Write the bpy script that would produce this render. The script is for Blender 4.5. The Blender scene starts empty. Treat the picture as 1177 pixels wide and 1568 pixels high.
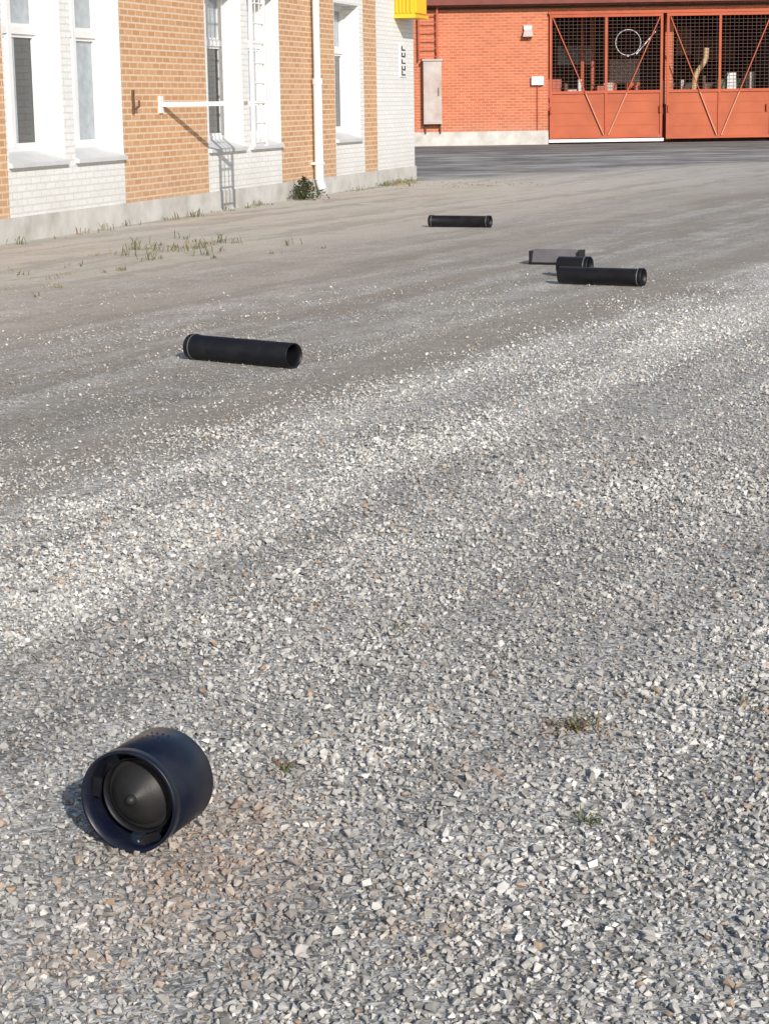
import bpy, math, random, bmesh
import numpy as np
from mathutils import Vector, Matrix
random.seed(7); rng=np.random.default_rng(11)
scene=bpy.context.scene
col=scene.collection

# ------------------------------------------------------------------ helpers
class MB:
    """mesh builder collecting faces with material slots"""
    def __init__(s): s.v=[];s.f=[];s.m=[];s.mats=[];s.sm=[]
    def mi(s,mat):
        if mat not in s.mats: s.mats.append(mat)
        return s.mats.index(mat)
    def add(s,vs,fs,mat,smooth=False,M=None):
        b=len(s.v); k=s.mi(mat)
        for p in vs:
            p=Vector(p)
            if M is not None: p=M@p
            s.v.append(tuple(p))
        for f in fs: s.f.append([b+i for i in f]); s.m.append(k); s.sm.append(smooth)
    def box(s,a,b,mat,M=None):
        x0,y0,z0=[min(a[i],b[i]) for i in range(3)];x1,y1,z1=[max(a[i],b[i]) for i in range(3)]
        s.add([(x0,y0,z0),(x1,y0,z0),(x1,y1,z0),(x0,y1,z0),(x0,y0,z1),(x1,y0,z1),(x1,y1,z1),(x0,y1,z1)],
              [(0,3,2,1),(4,5,6,7),(0,1,5,4),(1,2,6,5),(2,3,7,6),(3,0,4,7)],mat,False,M)
    def beam(s,p,q,w,h,mat,up=(0,0,1)):
        p=Vector(p);q=Vector(q);d=(q-p);L=d.length;d.normalize();u=Vector(up)
        if abs(d.dot(u))>.98:u=Vector((0,1,0))
        x=d.cross(u).normalized();z=x.cross(d)
        M=Matrix((( x.x,d.x,z.x,p.x),(x.y,d.y,z.y,p.y),(x.z,d.z,z.z,p.z),(0,0,0,1)))
        s.box((-w/2,0,-h/2),(w/2,L,h/2),mat,M)
    def lathe(s,prof,mat,M,n=48,smooth=True,closed=False,a0=0,a1=2*math.pi):
        full=abs(a1-a0-2*math.pi)<1e-6
        vs=[];fs=[];nn=n if full else n+1
        for r,x in prof:
            for i in range(nn):
                a=a0+(a1-a0)*i/n; vs.append((x,r*math.cos(a),r*math.sin(a)))
        k=len(prof)
        for j in range(k-1 if not closed else k):
            j2=(j+1)%k
            for i in range(n):
                i2=(i+1)%nn; fs.append((j*nn+i,j*nn+i2,j2*nn+i2,j2*nn+i))
        s.add(vs,fs,mat,smooth,M)
    def cyl(s,p,q,r,mat,n=16,smooth=True):
        M=axisM(p,q);L=(Vector(q)-Vector(p)).length
        s.lathe([(1e-5,0),(r,0)],mat,M,n,False);s.lathe([(r,0),(r,L)],mat,M,n,smooth);s.lathe([(r,L),(1e-5,L)],mat,M,n,False)
    def obj(s,name,parent=None):
        me=bpy.data.meshes.new(name);me.from_pydata(s.v,[],s.f)
        for m in s.mats: me.materials.append(m)
        me.polygons.foreach_set('material_index',s.m);me.polygons.foreach_set('use_smooth',s.sm);me.update()
        o=bpy.data.objects.new(name,me);col.objects.link(o)
        if parent:o.parent=parent
        return o
def axisM(p,q):
    p=Vector(p);d=(Vector(q)-p).normalized();u=Vector((0,0,1))
    if abs(d.z)>.98:u=Vector((0,1,0))
    y=u.cross(d).normalized();z=d.cross(y)
    return Matrix(((d.x,y.x,z.x,p.x),(d.y,y.y,z.y,p.y),(d.z,y.z,z.z,p.z),(0,0,0,1)))
def empty(name,loc=(0,0,0),rz=0):
    e=bpy.data.objects.new(name,None);e.location=loc;e.rotation_euler=(0,0,rz);e.empty_display_size=.3;col.objects.link(e);return e

class NT:
    def __init__(s,name):
        s.mat=bpy.data.materials.new(name);s.mat.use_nodes=True;s.t=s.mat.node_tree
        s.b=s.t.nodes['Principled BSDF'];s.b.inputs['Roughness'].default_value=.85
    def n(s,typ): return s.t.nodes.new(typ)
    def l(s,a,b): s.t.links.new(a,b)
    def math(s,op,a,b=None,c=None,clamp=False):
        nd=s.t.nodes.new('ShaderNodeMath');nd.operation=op;nd.use_clamp=clamp
        for i,x in enumerate((a,b,c)):
            if x is None: continue
            if isinstance(x,(int,float)): nd.inputs[i].default_value=x
            else: s.l(x,nd.inputs[i])
        return nd.outputs[0]
    def mix(s,fac,a,b,mode='MIX'):
        nd=s.t.nodes.new('ShaderNodeMix');nd.data_type='RGBA';nd.blend_type=mode
        for i,x in ((0,fac),(6,a),(7,b)):
            if isinstance(x,(int,float)): nd.inputs[i].default_value=x
            elif isinstance(x,tuple): nd.inputs[i].default_value=(*x,1)
            else: s.l(x,nd.inputs[i])
        return nd.outputs[2]
    def scale(s,c,k):
        nd=s.t.nodes.new('ShaderNodeVectorMath');nd.operation='SCALE';s.l(c,nd.inputs[0])
        if isinstance(k,(int,float)): nd.inputs['Scale'].default_value=k
        else: s.l(k,nd.inputs['Scale'])
        return nd.outputs[0]
    def ramp(s,fac,stops):
        nd=s.t.nodes.new('ShaderNodeValToRGB');cr=nd.color_ramp
        while len(cr.elements)<len(stops): cr.elements.new(.5)
        for e,(p,c) in zip(cr.elements,stops):
            e.position=p;e.color=(c,c,c,1) if isinstance(c,(int,float)) else (*c,1)
        s.l(fac,nd.inputs[0]);return nd.outputs[0]
    def sstep(s,x,a,b):
        nd=s.t.nodes.new('ShaderNodeMapRange');nd.interpolation_type='SMOOTHSTEP'
        s.l(x,nd.inputs[0])
        if a<b: nd.inputs[1].default_value=a;nd.inputs[2].default_value=b
        else:
            nd.inputs[1].default_value=b;nd.inputs[2].default_value=a;nd.inputs[3].default_value=1;nd.inputs[4].default_value=0
        return nd.outputs[0]
    def comb(s,a,b):
        nd=s.n('ShaderNodeCombineXYZ');s.l(a,nd.inputs[0]);s.l(b,nd.inputs[1]);return nd.outputs[0]
    def noise(s,vec,scale,detail=3,rough=.55):
        nd=s.n('ShaderNodeTexNoise');nd.inputs['Scale'].default_value=scale;nd.inputs['Detail'].default_value=detail;nd.inputs['Roughness'].default_value=rough
        if vec is not None:s.l(vec,nd.inputs['Vector'])
        return nd.outputs['Fac']
    def bump(s,h,strength=.5,dist=.01):
        nd=s.n('ShaderNodeBump');nd.inputs['Strength'].default_value=strength;nd.inputs['Distance'].default_value=dist
        s.l(h,nd.inputs['Height']);s.l(nd.outputs[0],s.b.inputs['Normal'])
def paint(name,c,rough=.6,var=.12,metal=0,scale=3,bump=0,dirt=None,spec=None):
    t=NT(name);tc=t.n('ShaderNodeTexCoord').outputs['Object']
    nz=t.noise(tc,scale,4,.6)
    c2=tuple(x*(1-var*2) for x in c) if dirt is None else dirt
    colr=t.mix(t.ramp(nz,[(.35,0),(.75,1)]),c,c2)
    t.l(colr,t.b.inputs['Base Color']);t.b.inputs['Roughness'].default_value=rough;t.b.inputs['Metallic'].default_value=metal
    if spec is not None:t.b.inputs['Specular IOR Level'].default_value=spec
    if bump: t.bump(t.noise(tc,scale*12,3),bump,.004)
    return t.mat
def brick(name,c1,c2,mortar,bw=.27,rh=.085,ms=.011,bumps=.6,dirtv=.15,stain=(.25,.2,.17)):
    t=NT(name);tc=t.n('ShaderNodeTexCoord').outputs['Object'];sp=t.n('ShaderNodeSeparateXYZ');t.l(tc,sp.inputs[0])
    cb=t.comb(t.math('ADD',sp.outputs[0],sp.outputs[1]),sp.outputs[2])
    br=t.n('ShaderNodeTexBrick');t.l(cb,br.inputs['Vector']);br.inputs['Scale'].default_value=1
    br.inputs['Brick Width'].default_value=bw;br.inputs['Row Height'].default_value=rh;br.inputs['Mortar Size'].default_value=ms
    br.inputs['Mortar Smooth'].default_value=.2;br.inputs['Bias'].default_value=0
    br.inputs['Color1'].default_value=(*c1,1);br.inputs['Color2'].default_value=(*c2,1);br.inputs['Mortar'].default_value=(*mortar,1)
    n1=t.noise(cb,.9,5,.6)
    n2=t.noise(cb,25,3,.6)
    colr=t.mix(t.math('MULTIPLY',t.ramp(n1,[(.42,0),(.8,1)]),dirtv),br.outputs['Color'],stain)
    low=t.math('MULTIPLY',t.sstep(sp.outputs[2],1.1,.3),t.math('MULTIPLY',n1,.35))
    colr=t.mix(low,colr,(.34,.30,.25))
    colr=t.scale(colr,t.math('MULTIPLY_ADD',n2,.34,.83))
    t.l(colr,t.b.inputs['Base Color']);t.b.inputs['Roughness'].default_value=.88
    h=t.math('ADD',t.math('MULTIPLY',br.outputs['Fac'],-1),t.math('MULTIPLY',n2,.35));t.bump(h,bumps,.008)
    return t.mat

# ------------------------------------------------------------------ materials
M_tan=brick('tan_brick',(.57,.325,.17),(.46,.245,.12),(.64,.49,.35),rh=.088,ms=.014,stain=(.42,.25,.15))
M_white_brick=brick('white_painted_brick',(.74,.74,.73),(.70,.70,.69),(.60,.60,.59),bumps=.4,dirtv=.22,stain=(.5,.48,.45))
M_red=brick('red_brick',(.52,.155,.075),(.41,.11,.052),(.50,.25,.16),bw=.29,rh=.1,ms=.015,dirtv=.3,stain=(.35,.10,.05))
M_conc=paint('plinth_concrete',(.54,.53,.51),.9,0,scale=2.2,bump=.3,dirt=(.36,.34,.31))
M_white=paint('white_window_paint',(.72,.72,.72),.5,.05)
M_render=paint('white_render',(.74,.74,.73),.8,.05,scale=1.5)
M_sill=paint('sill_metal',(.58,.59,.60),.5,.08)
M_glassd=paint('dark_window_glass',(.035,.04,.045),.06,.1)
M_glassl=paint('curtained_window_glass',(.34,.39,.43),.12,.16,scale=6)
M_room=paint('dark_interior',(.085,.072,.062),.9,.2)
M_intred=paint('interior_red_panel',(.40,.11,.07),.7,.2)
M_roof=paint('roof_felt',(.08,.08,.085),.9,.2)
M_redpaint=paint('red_gate_paint',(.43,.095,.045),.6,.12,scale=1.2,spec=.25)
M_redpaint2=paint('pale_red_brace_paint',(.52,.22,.15),.6,.08)
M_redsheet=paint('red_gate_sheet',(.42,.115,.058),.7,.14,scale=.8,spec=.2)
M_wire=paint('gate_wire_mesh',(.10,.04,.03),.6,.1)
M_darkred=paint('dark_red_fascia',(.17,.04,.028),.7,.15)
M_yellow=paint('yellow_box_paint',(.78,.46,.02),.5,.05)
M_greybox=paint('weathered_grey_box',(.46,.42,.40),.8,0,scale=1.6,dirt=(.33,.23,.20))
M_black=paint('black_letters_and_shade_strip',(.02,.02,.02),.6,.1)
M_rust=paint('rusty_iron',(.13,.07,.045),.8,.2)
M_beige=paint('beige_duct',(.50,.36,.20),.6,.1)
M_gal=paint('galvanised_steel',(.50,.51,.52),.5,.1,.3)

def plastic():
    t=NT('black_plastic');g=t.n('ShaderNodeTexCoord').outputs['Object']
    nz=t.noise(g,9,5,.65)
    dust=t.math('MULTIPLY',t.ramp(nz,[(.48,0),(.8,1)]),.2)
    c=t.mix(dust,(.0065,.007,.010),(.055,.052,.048));t.l(c,t.b.inputs['Base Color'])
    t.l(t.math('MULTIPLY_ADD',nz,.35,.28),t.b.inputs['Roughness']);t.b.inputs['Specular IOR Level'].default_value=.28
    t.bump(t.noise(g,160,2),.12,.001);return t.mat
M_pl=plastic()
M_pl2=paint('dusty_dark_plastic',(.014,.014,.0155),.5,0,scale=14,dirt=(.028,.027,.027),bump=.1,spec=.3)
def navy():
    t=NT('navy_black_plastic');g=t.n('ShaderNodeTexCoord').outputs['Object']
    nz=t.noise(g,7,6,.7)
    c=t.mix(t.ramp(nz,[(.42,0),(.78,1)]),(.0045,.0068,.018),(.017,.019,.025));t.l(c,t.b.inputs['Base Color'])
    t.l(t.ramp(nz,[(.3,.26),(.75,.55)]),t.b.inputs['Roughness']);t.bump(t.noise(g,90,3),.1,.001)
    t.b.inputs['Specular IOR Level'].default_value=.34;return t.mat
M_plnav=navy()
M_seam=paint('pale_plastic_edge',(.10,.11,.12),.4,.1)
M_boxgrey=paint('grey_sheet_cover',(.115,.108,.12),.55,.15,scale=5)

# ------------------------------------------------------------------ ground material
BR=[(-5.6,.88),(-4.7,1.03),(-3.6,1.12),(-3.2,.90),(-2.7,1.0),(-2.2,.89),(-1.2,1.0),(-.2,.90),(1.5,.92)]
def ground_mat():
    t=NT('gravel_yard_ground');pos=t.n('ShaderNodeNewGeometry').outputs['Position'];sp=t.n('ShaderNodeSeparateXYZ');t.l(pos,sp.inputs[0])
    X,Y=sp.outputs[0],sp.outputs[1]
    u=t.math('SUBTRACT',t.math('MULTIPLY',X,.912),t.math('MULTIPLY',Y,.41))
    v=t.math('ADD',t.math('MULTIPLY',X,.41),t.math('MULTIPLY',Y,.912))
    streak=t.noise(t.comb(t.math('MULTIPLY',u,2.3),t.math('MULTIPLY',v,.16)),1.0,4,.66)
    wob=t.noise(pos,.45,2)
    pn=t.noise(pos,1.5,5,.7)
    uu=t.math('ADD',t.math('ADD',u,t.math('MULTIPLY_ADD',wob,.9,-.45)),t.math('MULTIPLY_ADD',streak,1.3,-.65))
    uu=t.math('ADD',uu,t.math('MULTIPLY_ADD',pn,.9,-.45))
    vo=t.n('ShaderNodeTexVoronoi');vo.inputs['Scale'].default_value=80;t.l(pos,vo.inputs['Vector'])
    s1=t.n('ShaderNodeSeparateColor');t.l(vo.outputs['Color'],s1.inputs[0])
    grav=t.ramp(s1.outputs[0],[(0,(.17,.166,.156)),(.35,(.315,.306,.288)),(.7,(.45,.438,.415)),(1,(.67,.655,.62))])
    m=t.n('ShaderNodeMapRange');t.l(uu,m.inputs[0]);m.inputs[1].default_value=-5.6;m.inputs[2].default_value=1.5
    br=t.ramp(m.outputs[0],[((a+5.6)/7.1,b_*.70) for a,b_ in BR])  # gravel base colour darkened so gaps between stones look shadowed
    nearg=t.sstep(Y,11,15)
    k=t.math('MULTIPLY',t.math('MULTIPLY_ADD',nearg,.17,1.0),t.math('MULTIPLY',br,t.math('MULTIPLY_ADD',pn,.9,.92)))
    trk=t.ramp(streak,[(.40,.76),(.56,1.08)])
    grav=t.scale(grav,t.math('MULTIPLY',k,trk))
    dx=t.math('ADD',X,.38);dy=t.math('ADD',Y,-4.05)
    rr=t.math('ADD',t.math('MULTIPLY',dx,t.math('MULTIPLY',dx,9.0)),t.math('MULTIPLY',dy,t.math('MULTIPLY',dy,3.2)))
    st=t.math('MULTIPLY',t.sstep(rr,1.0,.0),t.ramp(pn,[(.42,0),(.62,1)]))
    st=t.math('MULTIPLY',t.math('ADD',st,t.math('MULTIPLY',t.ramp(wob,[(.58,0),(.7,1)]),t.sstep(Y,8,5))),.5)
    grav=t.mix(st,grav,(.28,.19,.13))
    # compacted dirt with embedded grit
    df=t.noise(pos,30,4,.8)
    peb=t.ramp(s1.outputs[1],[(.72,0),(.95,.8)])
    dirt=t.mix(pn,(.215,.188,.156),(.325,.292,.248))
    far=t.sstep(t.math('ADD',u,t.math('MULTIPLY',wob,3)),-5,-10.5)
    dirt=t.mix(far,dirt,t.mix(pn,(.39,.355,.308),(.55,.512,.455)))
    dirt=t.scale(dirt,t.math('MULTIPLY_ADD',df,1.5,.27))
    dirt=t.mix(t.math('MULTIPLY',peb,.7),dirt,(.54,.525,.50))
    rut=t.ramp(t.noise(t.comb(t.math('MULTIPLY',uu,2.2),t.math('MULTIPLY',v,.07)),1.0,4,.65),[(.48,0),(.58,1)])
    dirt=t.mix(t.math('MULTIPLY',rut,.38),dirt,(.21,.188,.162))
    rid=t.n('ShaderNodeMapRange');t.l(uu,rid.inputs[0]);rid.inputs[1].default_value=-13;rid.inputs[2].default_value=-4.6
    q=lambda x:(x+13)/8.4
    rd=t.ramp(rid.outputs[0],[(q(-13),0),(q(-10.2),0),(q(-9.6),.5),(q(-9.1),0),(q(-8.1),.1),(q(-7.6),.9),(q(-7.2),.1),(q(-6.9),.1),(q(-6.5),1),(q(-6.15),.25),(q(-5.8),.85),(q(-5.3),.1)])
    sk=t.math('MULTIPLY',t.math('MAXIMUM',rd,t.math('MULTIPLY',t.math('MULTIPLY',t.ramp(streak,[(.48,0),(.6,.9)]),t.sstep(u,-13,-6)),t.sstep(uu,-5.0,-5.6))),t.ramp(pn,[(.3,.35),(.6,1)]))
    dm=t.sstep(uu,-4.35,-5.05)
    dmask=t.math('MULTIPLY',dm,t.math('SUBTRACT',1.0,sk))
    c=t.mix(dmask,grav,dirt)
    # asphalt beyond the yard
    e=t.math('ADD',t.math('SUBTRACT',Y,t.math('MULTIPLY',X,1.02)),t.math('MULTIPLY',wob,5.0))
    e=t.math('ADD',e,t.math('MULTIPLY',pn,3.0))
    am=t.sstep(e,44.0,47.6)
    asn=t.noise(t.comb(t.math('MULTIPLY',X,.35),t.math('MULTIPLY',Y,.55)),1.0,5,.72)
    asp=t.mix(t.ramp(asn,[(.42,0),(.62,1)]),(.17,.165,.16),(.42,.405,.38))
    asp=t.scale(asp,t.math('MULTIPLY_ADD',df,1.3,.35))
    wet=t.math('MULTIPLY',t.sstep(Y,62,68),.45);asp=t.mix(wet,asp,(.10,.10,.098))
    c=t.mix(am,c,asp)
    t.l(c,t.b.inputs['Base Color']);t.b.inputs['Roughness'].default_value=.95;t.b.inputs['Specular IOR Level'].default_value=.08
    h=t.math('ADD',t.noise(pos,60,2,.7),t.math('MULTIPLY',t.noise(pos,5,2,.6),2.0))
    t.bump(h,.6,.012)
    return t.mat
def stone_mat():
    t=NT('crushed_stone');a=t.n('ShaderNodeAttribute');a.attribute_name='stone_colour'
    t.l(a.outputs['Color'],t.b.inputs['Base Color']);t.b.inputs['Roughness'].default_value=.92;t.b.inputs['Specular IOR Level'].default_value=.2
    return t.mat
M_ground=ground_mat();M_stone=stone_mat()
b=MB();b.add([(-400,-400,0),(400,-400,0),(400,400,0),(-400,400,0)],[(0,1,2,3)],M_ground);b.obj('ground')

# ------------------------------------------------------------------ loose gravel stones, one mesh
shapes=[]
for k in range(10):
    bm=bmesh.new()
    for i in range(9):
        p=Vector((random.gauss(0,1),random.gauss(0,1),random.gauss(0,1))).normalized()*random.uniform(.85,1.1)
        bm.verts.new((p.x*random.uniform(.9,1.2),p.y*.85,p.z*.66))
    r=bmesh.ops.convex_hull(bm,input=bm.verts)
    bmesh.ops.delete(bm,geom=[g for g in r['geom_interior'] if isinstance(g,bmesh.types.BMVert)],context='VERTS')
    bmesh.ops.triangulate(bm,faces=bm.faces[:]);bm.verts.index_update()
    shapes.append((np.array([v.co[:] for v in bm.verts]),np.array([[v.index for v in f.verts] for f in bm.faces])));bm.free()
def vnoise(x,y,f,seed):
    r=np.random.default_rng(seed).uniform(0,1,(64,64));X=x*f+200;Y=y*f+200
    i=np.floor(X).astype(int);j=np.floor(Y).astype(int);a=X-i;b_=Y-j;a=a*a*(3-2*a);b_=b_*b_*(3-2*b_)
    g=lambda p,q:r[p%64,q%64]
    return (g(i,j)*(1-a)+g(i+1,j)*a)*(1-b_)+(g(i,j+1)*(1-a)+g(i+1,j+1)*a)*b_
N=1350000
y=rng.uniform(2.6,20,N);x=rng.uniform(-6.5,6.5,N);cand=N/(17.4*13)
half=.75+.27*y;u=.912*x-.41*y;v=.41*x+.912*y
uu=u+.5*(vnoise(x,y,.6,1)-.5)+.8*(vnoise(u,v*.12,2.2,2)-.5)+.6*(vnoise(x,y,2.1,9)-.5)
patch=vnoise(x,y,1.3,3)*.55+vnoise(x,y,3.7,4)*.45
track=vnoise(u*1.0,v*.07,4.5,6)
dens=np.interp(y,[2.6,6,9,12,17,20],[6200,5000,3200,1800,550,150])
ridge=np.exp(-((uu+6.5)/.28)**2)*.55+np.exp(-((uu+5.8)/.25)**2)*.5+np.exp(-((uu+7.6)/.3)**2)*.4
dens*=np.interp(uu,[-5.35,-4.35],[.13,1.0])+ridge*(.4+1.2*track)
dens*=(.70+.60*patch)*(.66+.6*track)
keep=(np.abs(x)<half)&(rng.uniform(0,1,N)<dens/cand)
x,y,uu,patch,track=x[keep],y[keep],uu[keep],patch[keep],track[keep];n=len(x)
S=np.clip(rng.lognormal(math.log(.0067),.40,n),.003,.0165)*(.82+.36*patch)*np.interp(uu,[-5.2,-4.5],[.78,1.0])
Z=S*rng.uniform(.0,1.0,n)
bri=np.interp(uu,[a for a,_ in BR],[b_ for _,b_ in BR])*(.84+.32*patch)*(.86+.28*track)
rust=np.zeros(n)
for cx,cy,rx,ry,k in ((-.38,4.05,.22,.42,.5),(-.32,4.45,.16,.2,.4),(-.60,3.62,.12,.12,.45),(.22,4.7,.10,.10,.35),(.05,3.75,.12,.15,.3),(.5,5.0,.12,.12,.35)):
    rust=np.maximum(rust,k*np.exp(-((x-cx)/rx)**2-((y-cy)/ry)**2))
rust=np.clip(rust*rng.uniform(.3,1.6,n),0,.75)[:,None]
tone=rng.uniform(0,1,n)
tp=[0,.2,.55,.85,.955,.965,.98,1]
C=np.stack([np.interp(tone,tp,c) for c in ([.20,.30,.39,.49,.64,.42,.36,.30],[.195,.293,.381,.476,.62,.33,.27,.22],[.185,.277,.360,.450,.59,.26,.20,.16])],1)
C=C*bri[:,None]*(1-rust)+np.array([.31,.20,.135])*rust
th=rng.uniform(0,2*math.pi,n);ax=rng.normal(0,.5,n);ay=rng.normal(0,.5,n)
ct,st_=np.cos(th),np.sin(th);cx_,sx_=np.cos(ax),np.sin(ax);cy_,sy_=np.cos(ay),np.sin(ay)
O=np.zeros(n);I=np.ones(n)
Rz=np.stack([ct,-st_,O,st_,ct,O,O,O,I],1).reshape(n,3,3);Rx=np.stack([I,O,O,O,cx_,-sx_,O,sx_,cx_],1).reshape(n,3,3);Ry=np.stack([cy_,O,sy_,O,I,O,-sy_,O,cy_],1).reshape(n,3,3)
Rm=np.einsum('nij,njk,nkl->nil',Rz,Rx,Ry,optimize=True)*S[:,None,None]
Pp=np.stack([x,y,Z],1);which=rng.integers(0,len(shapes),n)
VV=[];FF=[];CC=[];off=0
for k,(V,F) in enumerate(shapes):
    ids=np.nonzero(which==k)[0]
    W=np.einsum('nij,vj->nvi',Rm[ids],V)+Pp[ids][:,None,:]
    VV.append(W.reshape(-1,3));FF.append((F[None]+(np.arange(len(ids))*len(V))[:,None,None]+off).reshape(-1,3))
    cc=C[ids][:,None,:]*rng.uniform(.86,1.14,(len(ids),len(V),1));CC.append(cc.reshape(-1,3));off+=len(ids)*len(V)
VV=np.concatenate(VV).astype(np.float32);FF=np.concatenate(FF).astype(np.int32);CC=np.concatenate(CC).astype(np.float32)
me=bpy.data.meshes.new('gravel');me.vertices.add(len(VV));me.vertices.foreach_set('co',VV.ravel())
me.loops.add(len(FF)*3);me.loops.foreach_set('vertex_index',FF.ravel())
me.polygons.add(len(FF));me.polygons.foreach_set('loop_start',np.arange(len(FF),dtype=np.int32)*3)
me.polygons.foreach_set('use_smooth',np.zeros(len(FF),dtype=bool))
a=me.attributes.new('stone_colour','FLOAT_COLOR','POINT');a.data.foreach_set('color',np.concatenate([CC,np.ones((len(CC),1),np.float32)],1).ravel())
me.materials.append(M_stone);me.update(calc_edges=True)
gravel=bpy.data.objects.new('gravel',me);col.objects.link(gravel)

# ------------------------------------------------------------------ left building (white & tan brick)
LB=empty('tan_brick_building',(-4.55,24.402,0),math.atan2(.96093,.27680))
H1=7.6
wall=MB();trim=MB();glass=MB()
def seg(x0,x1,z0,z1,m,y0=0,y1=.45): wall.box((x0,y0,z0),(x1,y1,z1),m)
PZ=.30
def window(x0,x1,z0,z1,zt,curtained=False):
    d=.30;fw=.06
    trim.box((x0,d,z0),(x0+fw,d+.12,z1),M_white);trim.box((x1-fw,d,z0),(x1,d+.12,z1),M_white)
    trim.box((x0+fw,d,z0),(x1-fw,d+.12,z0+fw),M_white);trim.box((x0+fw,d,z1-fw),(x1-fw,d+.12,z1),M_white)
    xm=(x0+x1)/2;trim.box((xm-.05,d,z0+fw),(xm+.05,d+.12,z1-fw),M_white)
    for (a,b_) in ((x0+fw,xm-.05),(xm+.05,x1-fw)):
        trim.box((a,d+.005,zt-.045),(b_,d+.115,zt+.045),M_white)
        for (c0,c1,up) in ((z0+fw,zt-.045,0),(zt+.045,z1-fw,1)):
            k=.04
            trim.box((a,d+.03,c0),(a+k,d+.09,c1),M_white);trim.box((b_-k,d+.03,c0),(b_,d+.09,c1),M_white)
            trim.box((a+k,d+.03,c0),(b_-k,d+.09,c0+k),M_white);trim.box((a+k,d+.03,c1-k),(b_-k,d+.09,c1),M_white)
            g=M_glassl if (up or curtained) else M_glassd  # windows with curtains get pale panes in both rows
            glass.box((a+k,d+.06,c0+k),(b_-k,d+.075,c1-k),g)
            if (not up) and (not curtained):
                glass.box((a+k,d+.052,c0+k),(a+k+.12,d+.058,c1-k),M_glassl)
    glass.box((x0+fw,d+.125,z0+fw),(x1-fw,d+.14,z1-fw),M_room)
def sill(x0,x1,z):
    a=x0-.02;b_=x1+.02
    trim.add([(a,-.06,z-.03),(b_,-.06,z-.03),(b_,-.06,z+.02),(a,-.06,z+.02),(a,.30,z+.15),(b_,.30,z+.15),(a,.30,z-.03),(b_,.30,z-.03)],
             [(0,1,2,3),(3,2,5,4),(0,3,4,6),(1,7,5,2),(0,6,7,1),(4,5,7,6)],M_sill)
bayset=[(-6.6,-3.05,2),(.32,3.87,2),(7.09,10.56,2),(13.62,15.48,1)]
floors=[(.92,3.38,2.55),(4.5,6.9,6.1)]
prev=-12
for (s0,s1,nw) in bayset:
    seg(prev,s0,PZ,H1,M_tan);prev=s1
    zc=PZ
    if nw==2:
        mid=(s0+s1)/2+.03; ops=[(s0+.04,mid-.16),(mid+.16,s1-.03)]
    else: ops=[(s0+.03,s1-.27)]
    for (z0,z1,zt) in floors:
        seg(s0,s1,zc,z0,M_white_brick)
        e=s0
        for (a,b_) in ops:
            seg(e,a,z0,z1,M_white_brick);e=b_
            window(a,b_,z0+.15,z1,zt,curtained=(a>s0+1 and nw==2) )
            sill(a,b_,z0)
            seg(a,b_,z0+.0,z0+.149,M_render,.30,.45)
        seg(e,s1,z0,z1,M_white_brick)
        zc=z1
    seg(s0,s1,zc,H1,M_white_brick)
seg(prev,16.36,PZ,H1,M_tan);seg(16.36,19.13,PZ,H1,M_white_brick)
wall.box((-12,-.03,-.2),(19.16,.45,PZ),M_conc)
wall.box((-12,.452,0),(19.13,12,H1),M_white_brick)
wall.box((-12.2,-.25,H1),(19.35,12.2,H1+.35),M_roof)
wall.obj('walls',LB);trim.obj('window_frames_and_sills',LB);glass.obj('window_panes',LB)
dp=MB()
dp.cyl((12.22,-.12,.28),(12.22,-.12,1.98),.078,M_white,20);dp.cyl((12.22,-.12,1.95),(12.22,-.12,H1),.06,M_white,20)
dp.cyl((12.22,-.12,1.93),(12.22,-.12,2.03),.09,M_white,20)
dp.cyl((12.22,-.12,.28),(12.22,-.17,.12),.07,M_white,20)
for z in (.55,5.2): dp.box((12.13,-.2,z),(12.31,0,z+.04),M_white)
dp.obj('downpipe',LB)
lad=MB();yo=-1.2
for x in (5.80,6.34): lad.beam((x,yo,1.0),(x,yo,H1-.6),.05,.05,M_white)
z=1.06
while z<H1-.7:
    lad.cyl((5.80,yo,z),(6.34,yo,z),.014,M_white,8);z+=.28
for x in (5.98,6.16): lad.cyl((x,yo,1.06),(x,yo,H1-.7),.010,M_white,8)
lad.beam((5.23,-.0,1.62),(6.40,yo+.03,1.62),.05,.06,M_white);lad.box((5.17,-.03,1.50),(5.29,0,1.74),M_white)
lad.beam((5.27,0,4.6),(6.07,yo+.03,4.6),.05,.06,M_white);lad.beam((5.27,0,7.0),(6.07,yo+.03,7.0),.05,.06,M_white)
lad.obj('ladder',LB)
hk=MB();hk.box((4.2,-.03,1.5),(4.25,0,1.82),M_rust);hk.beam((4.225,-.02,1.55),(4.225,-.10,1.60),.025,.025,M_rust);hk.beam((4.225,-.10,1.59),(4.225,-.10,1.68),.025,.025,M_rust)
hk.obj('wall_hook',LB)
sg=MB();sg.box((18.02,-.02,2.10),(18.50,0,2.76),M_render)
for i,z in enumerate((2.62,2.49,2.36,2.23,2.13)):
    sg.box((18.12,-.026,z),(18.40,-.021,z+.025),M_black);sg.box((18.12,-.026,z+.027),(18.19,-.021,z+.09),M_black)
    if i%2:sg.box((18.33,-.026,z+.027),(18.40,-.021,z+.09),M_black)
sg.obj('letter_sign',LB)
yb=MB();yb.box((17.72,-.40,3.30),(18.65,0,4.3),M_yellow)
for i in range(5): yb.box((17.68,-.37+i*.075,3.34),(17.72,-.335+i*.075,4.26),M_yellow)
for i in range(8): yb.box((17.8+i*.1,-.44,3.34),(17.85+i*.1,-.40,4.26),M_yellow)
yb.box((17.66,-.45,3.24),(18.68,0,3.298),M_yellow)
yb.obj('yellow_wall_box',LB)

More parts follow.
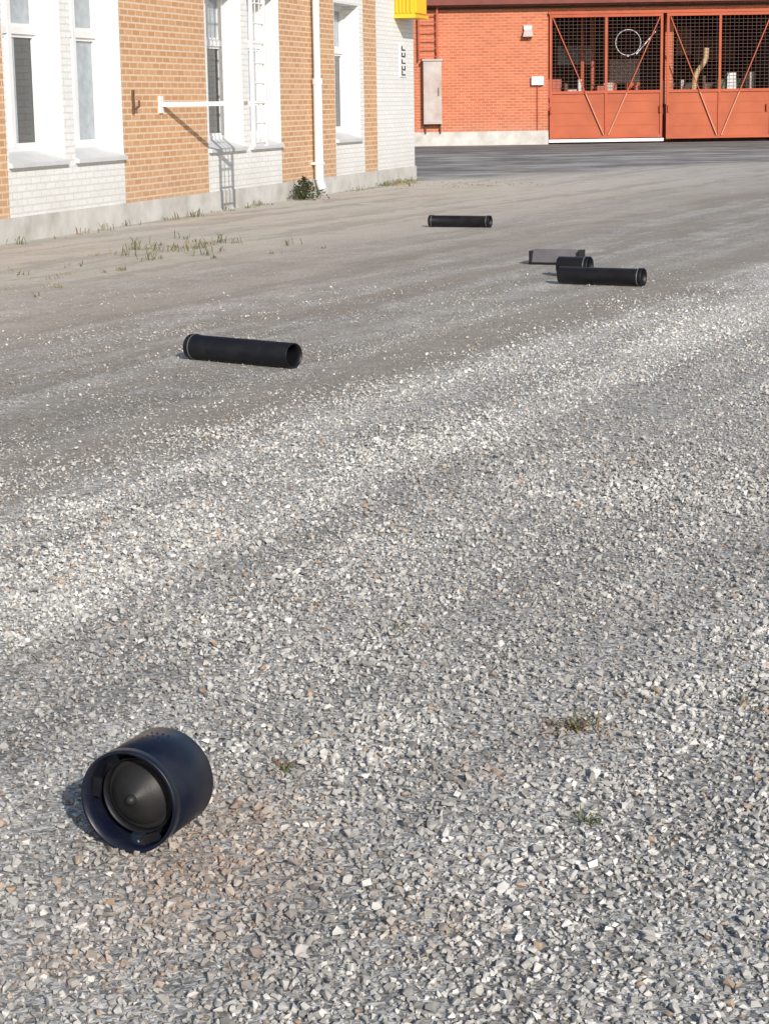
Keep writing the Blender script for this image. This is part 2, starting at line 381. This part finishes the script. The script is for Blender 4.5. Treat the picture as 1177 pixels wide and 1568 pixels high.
# ------------------------------------------------------------------ red industrial building
Y0=75.6
RBd=empty('red_brick_industrial_building',(0,Y0,0),0)
w=MB();HR=7.5
w.box((-14,0,.5),(6.22,.5,HR),M_red);w.box((14.45,0,.5),(30,.5,HR),M_red);w.box((6.22,0,4.72),(14.45,.5,HR),M_red)
w.box((-14,-.06,-.2),(6.22,.5,.499),M_conc);w.box((14.45,-.06,-.2),(30,.5,.499),M_conc)
w.box((-14,-.55,5.0),(30,-.001,5.45),M_darkred)
w.box((-14,-.03,4.86),(30,-.001,4.94),M_black)  # black strip painted in as the shade line under the fascia
w.obj('walls',RBd)
w=MB()
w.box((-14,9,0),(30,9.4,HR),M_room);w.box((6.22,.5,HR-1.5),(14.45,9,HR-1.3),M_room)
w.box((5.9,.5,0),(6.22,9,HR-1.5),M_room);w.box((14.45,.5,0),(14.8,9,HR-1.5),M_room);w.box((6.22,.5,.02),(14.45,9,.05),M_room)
w.box((-14.3,-.7,HR),(30.3,9.8,HR+.4),M_darkred)
w.obj('interior_and_roof',RBd)
w=MB()
w.box((10.62,1.0,0),(10.92,1.4,5.9),M_red)
w.box((6.3,2.2,1.2),(6.9,2.7,2.35),M_intred);w.box((7.7,3,0),(7.82,3.12,5),M_redpaint);w.box((8.1,3,0),(8.2,3.1,5),M_redpaint)
w.box((11.0,3,1.0),(13.8,4.2,2.15),M_room);w.box((9.4,2.6,1.8),(9.9,3.2,2.2),M_redpaint)
w.box((12.8,2.4,1.7),(14.1,2.6,2.25),paint('interior_green_tarp',(.10,.16,.09),.8,.2))
w.box((6.9,4,2.9),(8.2,4.1,3.6),paint('interior_grey_panel',(.2,.22,.25),.6,.2))
w.box((11.3,3,3.2),(11.9,3.1,4.2),M_rust);w.box((12.3,5,3.0),(13.9,5.1,3.9),M_rust)
w.box((9.0,5,2.2),(10.2,5.3,3.1),M_greybox)
for i in range(22):
    a=random.uniform(6.5,14);zz=random.uniform(1.8,2.2);w.box((a,1.6+random.random(),1.0),(a+random.uniform(.08,.35),2.8,zz+random.uniform(0,.4)),random.choice([M_room,M_rust,M_intred,M_greybox,M_gal]))
w.obj('stored_items',RBd)
w=MB()
path=[(11.75,1.4,1.9),(11.78,1.4,2.3),(11.88,1.4,2.55),(12.05,1.4,2.78),(12.18,1.4,3.0),(12.2,1.4,3.4)]
for p,q in zip(path[:-1],path[1:]): w.cyl(p,q,.10,M_beige,14)
w.obj('curved_duct',RBd)
w=MB();prev=None
for i in range(33):
    a=i/32*2*math.pi;p=(9.2+.46*math.cos(a),.62,3.62+.46*math.sin(a))
    if prev:w.cyl(prev,p,.018,M_gal,8)
    prev=p
w.beam((9.5,.62,3.2),(10.2,.62,4.0),.04,.04,M_gal);w.cyl((9.2,.62,3.15),(9.2,3,3.15),.04,M_gal,8)
w.obj('hose_reel_ring',RBd)
G=empty('red_mesh_gate',(0,Y0,0))
gf=MB();gm=MB()
def leaf(x0,x1,zb):
    yy=-.12;zt=4.62;zm=1.80;t=.09
    for x in (x0+t/2,(x0+x1)/2,x1-t/2): gf.box((x-t/2,yy,zb),(x+t/2,yy+.08,zt),M_redpaint)
    for a,b_ in ((x0+t,(x0+x1)/2-t/2),((x0+x1)/2+t/2,x1-t)):
        for z in (zb,zm,zt-.1): gf.box((a,yy+.002,z),(b_,yy+.078,z+.1),M_redpaint)
        gf.box((a,yy+.05,zb+.1),(b_,yy+.06,zm),M_redsheet)
        for z in (zb+.45,zb+.9,zb+1.3): gf.box((a,yy+.040,z),(b_,yy+.049,z+.025),M_redpaint)
    cx=(x0+x1)/2
    for sx in (x0+.12,x1-.12):
        s=1 if sx<cx else -1
        top=Vector((sx,yy-.02,zt-.12));bot=Vector((cx-s*.08,yy-.02,zb+.1));k=(zt-.12-zm)/(zt-.12-zb-.1);m=top.lerp(bot,k)
        gf.beam(top,m,.035,.055,M_redpaint,up=(0,1,0));gf.beam(m,bot,.035,.055,M_redpaint2,up=(0,1,0))
    z=zm+.2
    while z<zt-.12:
        gm.box((x0+t,yy+.03,z),(x1-t,yy+.040,z+.010),M_wire);z+=.125
    x=x0+t+.12
    while x<x1-t:
        gm.box((x,yy+.044,zm+.1),(x+.008,yy+.055,zt-.1),M_wire);x+=.16
leaf(6.26,10.38,.20);leaf(10.52,14.40,.14)
gf.box((6.24,-.10,.06),(10.44,.02,.17),M_white)
for x in (6.30,10.3,10.6,14.2): gf.cyl((x,-.16,1.1),(x,-.16,1.35),.04,M_redpaint,8)
gf.box((6.22,-.14,4.63),(14.45,.0,4.715),M_redpaint)
gf.obj('gate_frame',G);gm.obj('gate_mesh',G)
rl=MB()
for x in (1.52,2.18): rl.box((x-.03,-.25,3.1),(x+.03,-.2,HR),M_redpaint)
z=3.2
while z<HR: rl.box((1.55,-.24,z),(2.15,-.21,z+.03),M_redpaint);z+=.3
for z in (3.3,4.7,6.3):
    for x in (1.52,2.18): rl.box((x-.02,-.2,z),(x+.02,0,z+.04),M_redpaint)
o=rl.obj('red_wall_ladder');o.location=(0,Y0,0)
bx=MB();bx.box((1.66,-.35,.80),(2.32,0,3.05),M_greybox);bx.box((1.62,-.4,3.052),(2.36,0,3.12),M_greybox)
bx.box((1.70,-.362,.86),(2.28,-.351,1.9),M_greybox);bx.box((1.70,-.362,1.95),(2.28,-.351,2.98),M_greybox);bx.cyl((2.2,-.38,1.8),(2.2,-.38,2.1),.015,M_rust,8)
for x in (1.72,2.26): bx.cyl((x,-.1,.45),(x,-.1,.8),.03,M_rust,8)
o=bx.obj('grey_wall_cabinet');o.location=(0,Y0,0)
lm=MB();lm.box((5.32,-.12,4.12),(5.62,0,4.26),M_gal);lm.add([(5.28,-.32,3.86),(5.66,-.32,3.86),(5.66,0,3.86),(5.28,0,3.86),(5.34,-.2,4.118),(5.60,-.2,4.118),(5.60,0,4.118),(5.34,0,4.118)],[(0,3,2,1),(4,5,6,7),(0,1,5,4),(1,2,6,5),(2,3,7,6),(3,0,4,7)],M_greybox)
o=lm.obj('wall_lamp');o.location=(0,Y0,0)
mb=MB();mb.box((5.60,-.16,2.14),(6.04,0,2.44),M_white);mb.box((5.63,-.17,2.17),(6.01,-.161,2.41),M_render);mb.cyl((5.82,-.05,.5),(5.82,-.05,2.14),.018,M_redpaint,8)
o=mb.obj('white_meter_box');o.location=(0,Y0,0)

# ------------------------------------------------------------------ plastic pipes
def pipe(name,p,q,R,collar_start=False,collar_end=False,M=M_pl):
    L_=(Vector(q)-Vector(p)).length;b=MB();r=R-.006;Mx=axisM(p,q)
    prof=[(r,0),(R-.001,0),(R,.002)]
    if collar_start: prof=[(r+.004,0),(R+.004,0),(R+.005,.004),(R+.005,.045),(R,.052)]
    if collar_end: prof+=[(R,L_-.052),(R+.005,L_-.045),(R+.005,L_-.004),(R+.004,L_),(r+.004,L_)]
    else: prof+=[(R,L_-.002),(R-.001,L_),(r,L_)]
    prof+=[(r,L_-.05),(r,.05)]
    b.lathe(prof,M,Mx,64,True,True)
    if collar_start: b.lathe([(R+.0055,.036),(R+.0070,.038),(R+.0070,.043),(R+.0055,.045)],M_seam,Mx,64)
    if collar_end: b.lathe([(R+.0055,L_-.045),(R+.0070,L_-.043),(R+.0070,L_-.038),(R+.0055,L_-.036)],M_seam,Mx,64)
    o=b.obj(name);return o
pipe('black_plastic_pipe',(-1.22,12.97,.083),(-.54,12.40,.083),.077,True,False)
pipe('black_plastic_pipe',(1.585,17.97,.081),(2.275,17.59,.081),.074,False,True)
pipe('black_plastic_pipe',(.65,26.6,.078),(1.42,26.26,.078),.073,True,True)
pipe('short_plastic_pipe',(1.65,18.80,.094),(1.92,18.66,.094),.088,False,True)
sb=MB();ang=math.atan2(20.11-20.28,1.95-1.51)
Mx=Matrix.Translation((1.50,20.22,0.006))@Matrix.Rotation(ang,4,'Z')
sb.add([(0,0,0),(.47,0,0),(.47,.06,.14),(0,.06,.14),(0,.008,0),(.47,.008,0),(.47,.068,.14),(0,.068,.14)],[(0,1,2,3),(4,7,6,5),(0,3,7,4),(1,5,6,2),(3,2,6,7),(0,4,5,1)],M_boxgrey,False,Mx)
sb.box((-.014,-.05,0),(-.001,.24,.13),M_pl,Mx);sb.box((.471,.0,0),(.482,.24,.13),M_pl,Mx)
sb.box((0,.23,0),(.47,.24,.128),M_pl,Mx);sb.box((0,.085,.0),(.47,.229,.006),M_pl,Mx)
sb.box((.0,-.05,.0),(.47,-.002,.016),M_pl,Mx)
sb.obj('open_plastic_tray')
def vent():
    E=empty('vent_cowl_pipe')
    ax=Vector((.37,.93,0)).normalized();R=.113;p=Vector((-.566,4.18,R+.008));Lh=.190;q=p+ax*Lh;Mx=axisM(p,q)
    b=MB();r=R-.004
    b.lathe([(r,0),(R+.002,0),(R+.003,.002),(R+.003,.024),(R-.001,.026),(R-.001,.031),(R+.001,.033),(R+.001,Lh-.003),(R-.001,Lh),(r,Lh),(r,Lh-.04),(r,.04)],M_plnav,Mx,96,True,True)
    b.obj('outer_pipe',E)
    d=.068;ri=.083
    b=MB()
    b.lathe([(ri,d-.022),(ri+.003,d-.022),(ri+.004,d-.018),(ri+.004,d+.03),(ri,d+.03),(ri-.001,d)],M_pl,Mx,72,True,True)
    b.obj('inner_ring',E)
    b=MB()
    b.lathe([(ri-.0005,d+.002),(.080,d-.006),(.073,d-.009),(.070,d-.010),(.068,d-.014),(.040,d-.031)],M_pl2,Mx,72,True)
    b.lathe([(.040,d-.031),(.015,d-.047),(.0125,d-.049)],M_pl2,Mx,72,True)
    b.lathe([(.0125,d-.049),(.011,d-.056),(.006,d-.063),(1e-5,d-.064)],M_pl2,Mx,48,True)
    b.obj('cone_disc',E)
    b=MB()
    for k in range(3):
        a0=math.radians(-70+120*k);a1=a0+math.radians(100)
        b.lathe([(ri+.0042,d+.004),(r-.0005,d+.010),(r-.0005,d+.014),(ri+.0042,d+.010)],M_pl,Mx,28,True,True,a0,a1)
    b.obj('baffle_segments',E)
    b=MB()
    for k in range(3):
        a=math.radians(-112+120*k);c=Vector((0,math.cos(a),math.sin(a)));t=Vector((0,-math.sin(a),math.cos(a)))
        vs=[]
        for rr in (ri+.003,r-.0003):
            for tt in (-.022,.022):
                for xx in (d-.034,d-.028): vs.append(Vector((xx,0,0))+c*(rr-(abs(tt)*.12 if rr>.1 else 0))+t*tt)
        b.add(vs,[(0,2,6,4),(1,5,7,3),(0,4,5,1),(2,3,7,6),(0,1,3,2),(4,6,7,5)],M_pl,False,Mx)
    b.obj('clips',E)
    b=MB()
    for i in range(3):
        for j in range(4):
            a=math.radians(8+7*j);xx=.10+.022*i;c=Vector((xx,-(R+.0012)*math.sin(a-.25),(R+.0012)*math.cos(a-.25)))
            nn=Vector((0,c.y,c.z)).normalized();P0=Mx@c;P1=Mx@(c+nn*.0012)
            b.cyl(P0,P1,.0024,M_black,8)
    b.obj('shell_holes',E)
vent()

# ------------------------------------------------------------------ weeds and bush
def leafmat(name,c1,c2):
    t=NT(name);pos=t.n('ShaderNodeNewGeometry').outputs['Position'];nz=t.noise(pos,14,2)
    t.l(t.mix(t.ramp(nz,[(.35,0),(.65,1)]),c1,c2),t.b.inputs['Base Color']);t.b.inputs['Roughness'].default_value=.6
    return t.mat
M_weed=leafmat('weed_leaves',(.065,.095,.03),(.14,.14,.05));M_grass=leafmat('dry_grass',(.19,.18,.07),(.26,.21,.12));M_bush=leafmat('bush_leaves',(.03,.065,.02),(.08,.10,.035));M_redlf=leafmat('reddish_leaves',(.20,.09,.05),(.16,.10,.05))
def blades(b,cx,cy,rad,n,h,wd,mat,flat=.5):
    for i in range(n):
        a=random.uniform(0,6.28);r=rad*abs(random.gauss(0,.5));x=cx+r*math.cos(a);y=cy+r*math.sin(a)
        d=random.uniform(0,6.28);hh=h*random.uniform(.4,1.1);le=hh*random.uniform(.2,1.0)*flat*2;px,py=-math.sin(d)*wd/2,math.cos(d)*wd/2
        m=(x+math.cos(d)*le*.4,y+math.sin(d)*le*.4,hh*.65);e=(x+math.cos(d)*le,y+math.sin(d)*le,hh*random.uniform(.7,1))
        b.add([(x-px,y-py,0),(x+px,y+py,0),(m[0]+px,m[1]+py,m[2]),(m[0]-px,m[1]-py,m[2]),e],[(0,1,2,3),(3,2,4)],mat)
def patchobj(name,specs):
    b=MB()
    for s in specs: blades(b,*s)
    b.obj(name)
patchobj('weed_clump',[(.47,5.04,.10,30,.030,.005,M_weed,1.2),(.49,5.03,.09,50,.026,.004,M_redlf,1.5),(.48,5.02,.12,30,.026,.003,M_grass,1.5)])
patchobj('weed_clump',[(.45,4.33,.05,22,.030,.004,M_weed,1.2)])
patchobj('weed_clump',[(.02,6.03,.12,26,.026,.004,M_weed,1.3)])
patchobj('weed_clump',[(-.26,4.75,.08,22,.024,.004,M_redlf,1.5),(-.25,4.72,.05,12,.024,.004,M_weed,1.5)])
patchobj('weed_clump',[(.95,5.2,.1,16,.026,.004,M_weed,1.3)])
sp=[]
for i in range(34):
    cx=random.gauss(-2.25,.45);cy=random.gauss(23.2,.9);sp.append((cx,cy,.16,random.randint(5,13),random.choice([.05,.09,.15]),.009,random.choice([M_weed,M_weed,M_grass]),.6))
for i in range(10):
    cx=random.gauss(-3.2,.3);cy=random.gauss(19.4,1.0);sp.append((cx,cy,.16,random.randint(5,9),.06,.009,random.choice([M_weed,M_grass]),.7))
for i in range(5): sp.append((random.gauss(-2.6,.08),random.gauss(20.2,.15),.08,8,.05,.009,M_grass,.8))
patchobj('weeds',sp)
sp=[]
for i in range(48):
    s=random.uniform(-1,19);o_=random.uniform(.05,.3);x=-4.55+.2768*s+.961*o_;y=24.4+.961*s-.2768*o_
    sp.append((x,y,.13,random.randint(4,11),random.choice([.05,.07,.13]),.010,random.choice([M_weed,M_weed,M_redlf,M_grass]),.6))
for i in range(34): sp.append((random.gauss(.3,.2),random.gauss(41,.8),.3,10,.12,.014,random.choice([M_grass,M_weed]),.7))
for i in range(26): sp.append((random.gauss(1.9,.6),random.gauss(40,1.0),.35,7,.03,.014,M_grass,1.2))
patchobj('grass_tufts',sp)
b=MB();s=10.95
cx=-4.55+.2768*s+.961*.25;cy=24.4+.961*s-.2768*.25
for i in range(900):
    a=random.uniform(0,6.28);r=abs(random.gauss(0,.18));z=random.uniform(.02,.40)*(1-min(r/.6,.85));lx=cx+r*math.cos(a)*.85;ly=cy+r*math.sin(a)*1.4
    if (lx-cx)*.961-(ly-cy)*.277< -.2: continue
    d=Vector((random.gauss(0,1),random.gauss(0,1),random.gauss(0,.6))).normalized();e=d.cross(Vector((random.random(),random.random(),1))).normalized();c=Vector((lx,ly,z));k=random.uniform(.02,.04)
    b.add([c-d*k,c+e*k*.45,c+d*k,c-e*k*.45],[(0,1,2,3)],M_bush if random.random()<.9 else M_redlf)
for i in range(12):
    a=random.uniform(0,6.28);b.cyl((cx,cy,0),(cx+.2*math.cos(a),cy+.25*math.sin(a),random.uniform(.2,.40)),.004,M_rust,5)
b.obj('bush')

# ------------------------------------------------------------------ light
el=math.radians(24.8);sx,sy=.303,-.953
sd=Vector((sx*math.cos(el),sy*math.cos(el),math.sin(el)))
sun=bpy.data.lights.new('sun','SUN');sun.energy=5.0;sun.angle=math.radians(.5);sun.color=(1,.94,.86)
so=bpy.data.objects.new('sun',sun);col.objects.link(so);so.rotation_euler=sd.to_track_quat('Z','Y').to_euler();so.location=(5,-10,12)
wd=bpy.data.worlds.new('World');scene.world=wd;wd.use_nodes=True;nt=wd.node_tree
sk=nt.nodes.new('ShaderNodeTexSky');sk.sky_type='NISHITA';sk.sun_disc=False;sk.sun_elevation=el
sk.sun_rotation=math.atan2(sx,sy)%(2*math.pi)
nt.links.new(sk.outputs[0],nt.nodes['Background'].inputs[0]);nt.nodes['Background'].inputs[1].default_value=.14
# ------------------------------------------------------------------ camera
cam=bpy.data.cameras.new('camera');co=bpy.data.objects.new('camera',cam);col.objects.link(co);scene.camera=co
cam.sensor_fit='VERTICAL';cam.sensor_height=24;cam.lens=24*3100/1568;cam.clip_end=1500;cam.clip_start=.1
pitch=math.atan(627/3100)
co.matrix_world=Matrix.Translation((0,0,1.6))@(Matrix.Rotation(math.pi/2-pitch,4,'X')@Matrix.Rotation(math.radians(-.9),4,'Z'))
scene.view_settings.view_transform='Standard';scene.view_settings.look='None';scene.view_settings.exposure=0
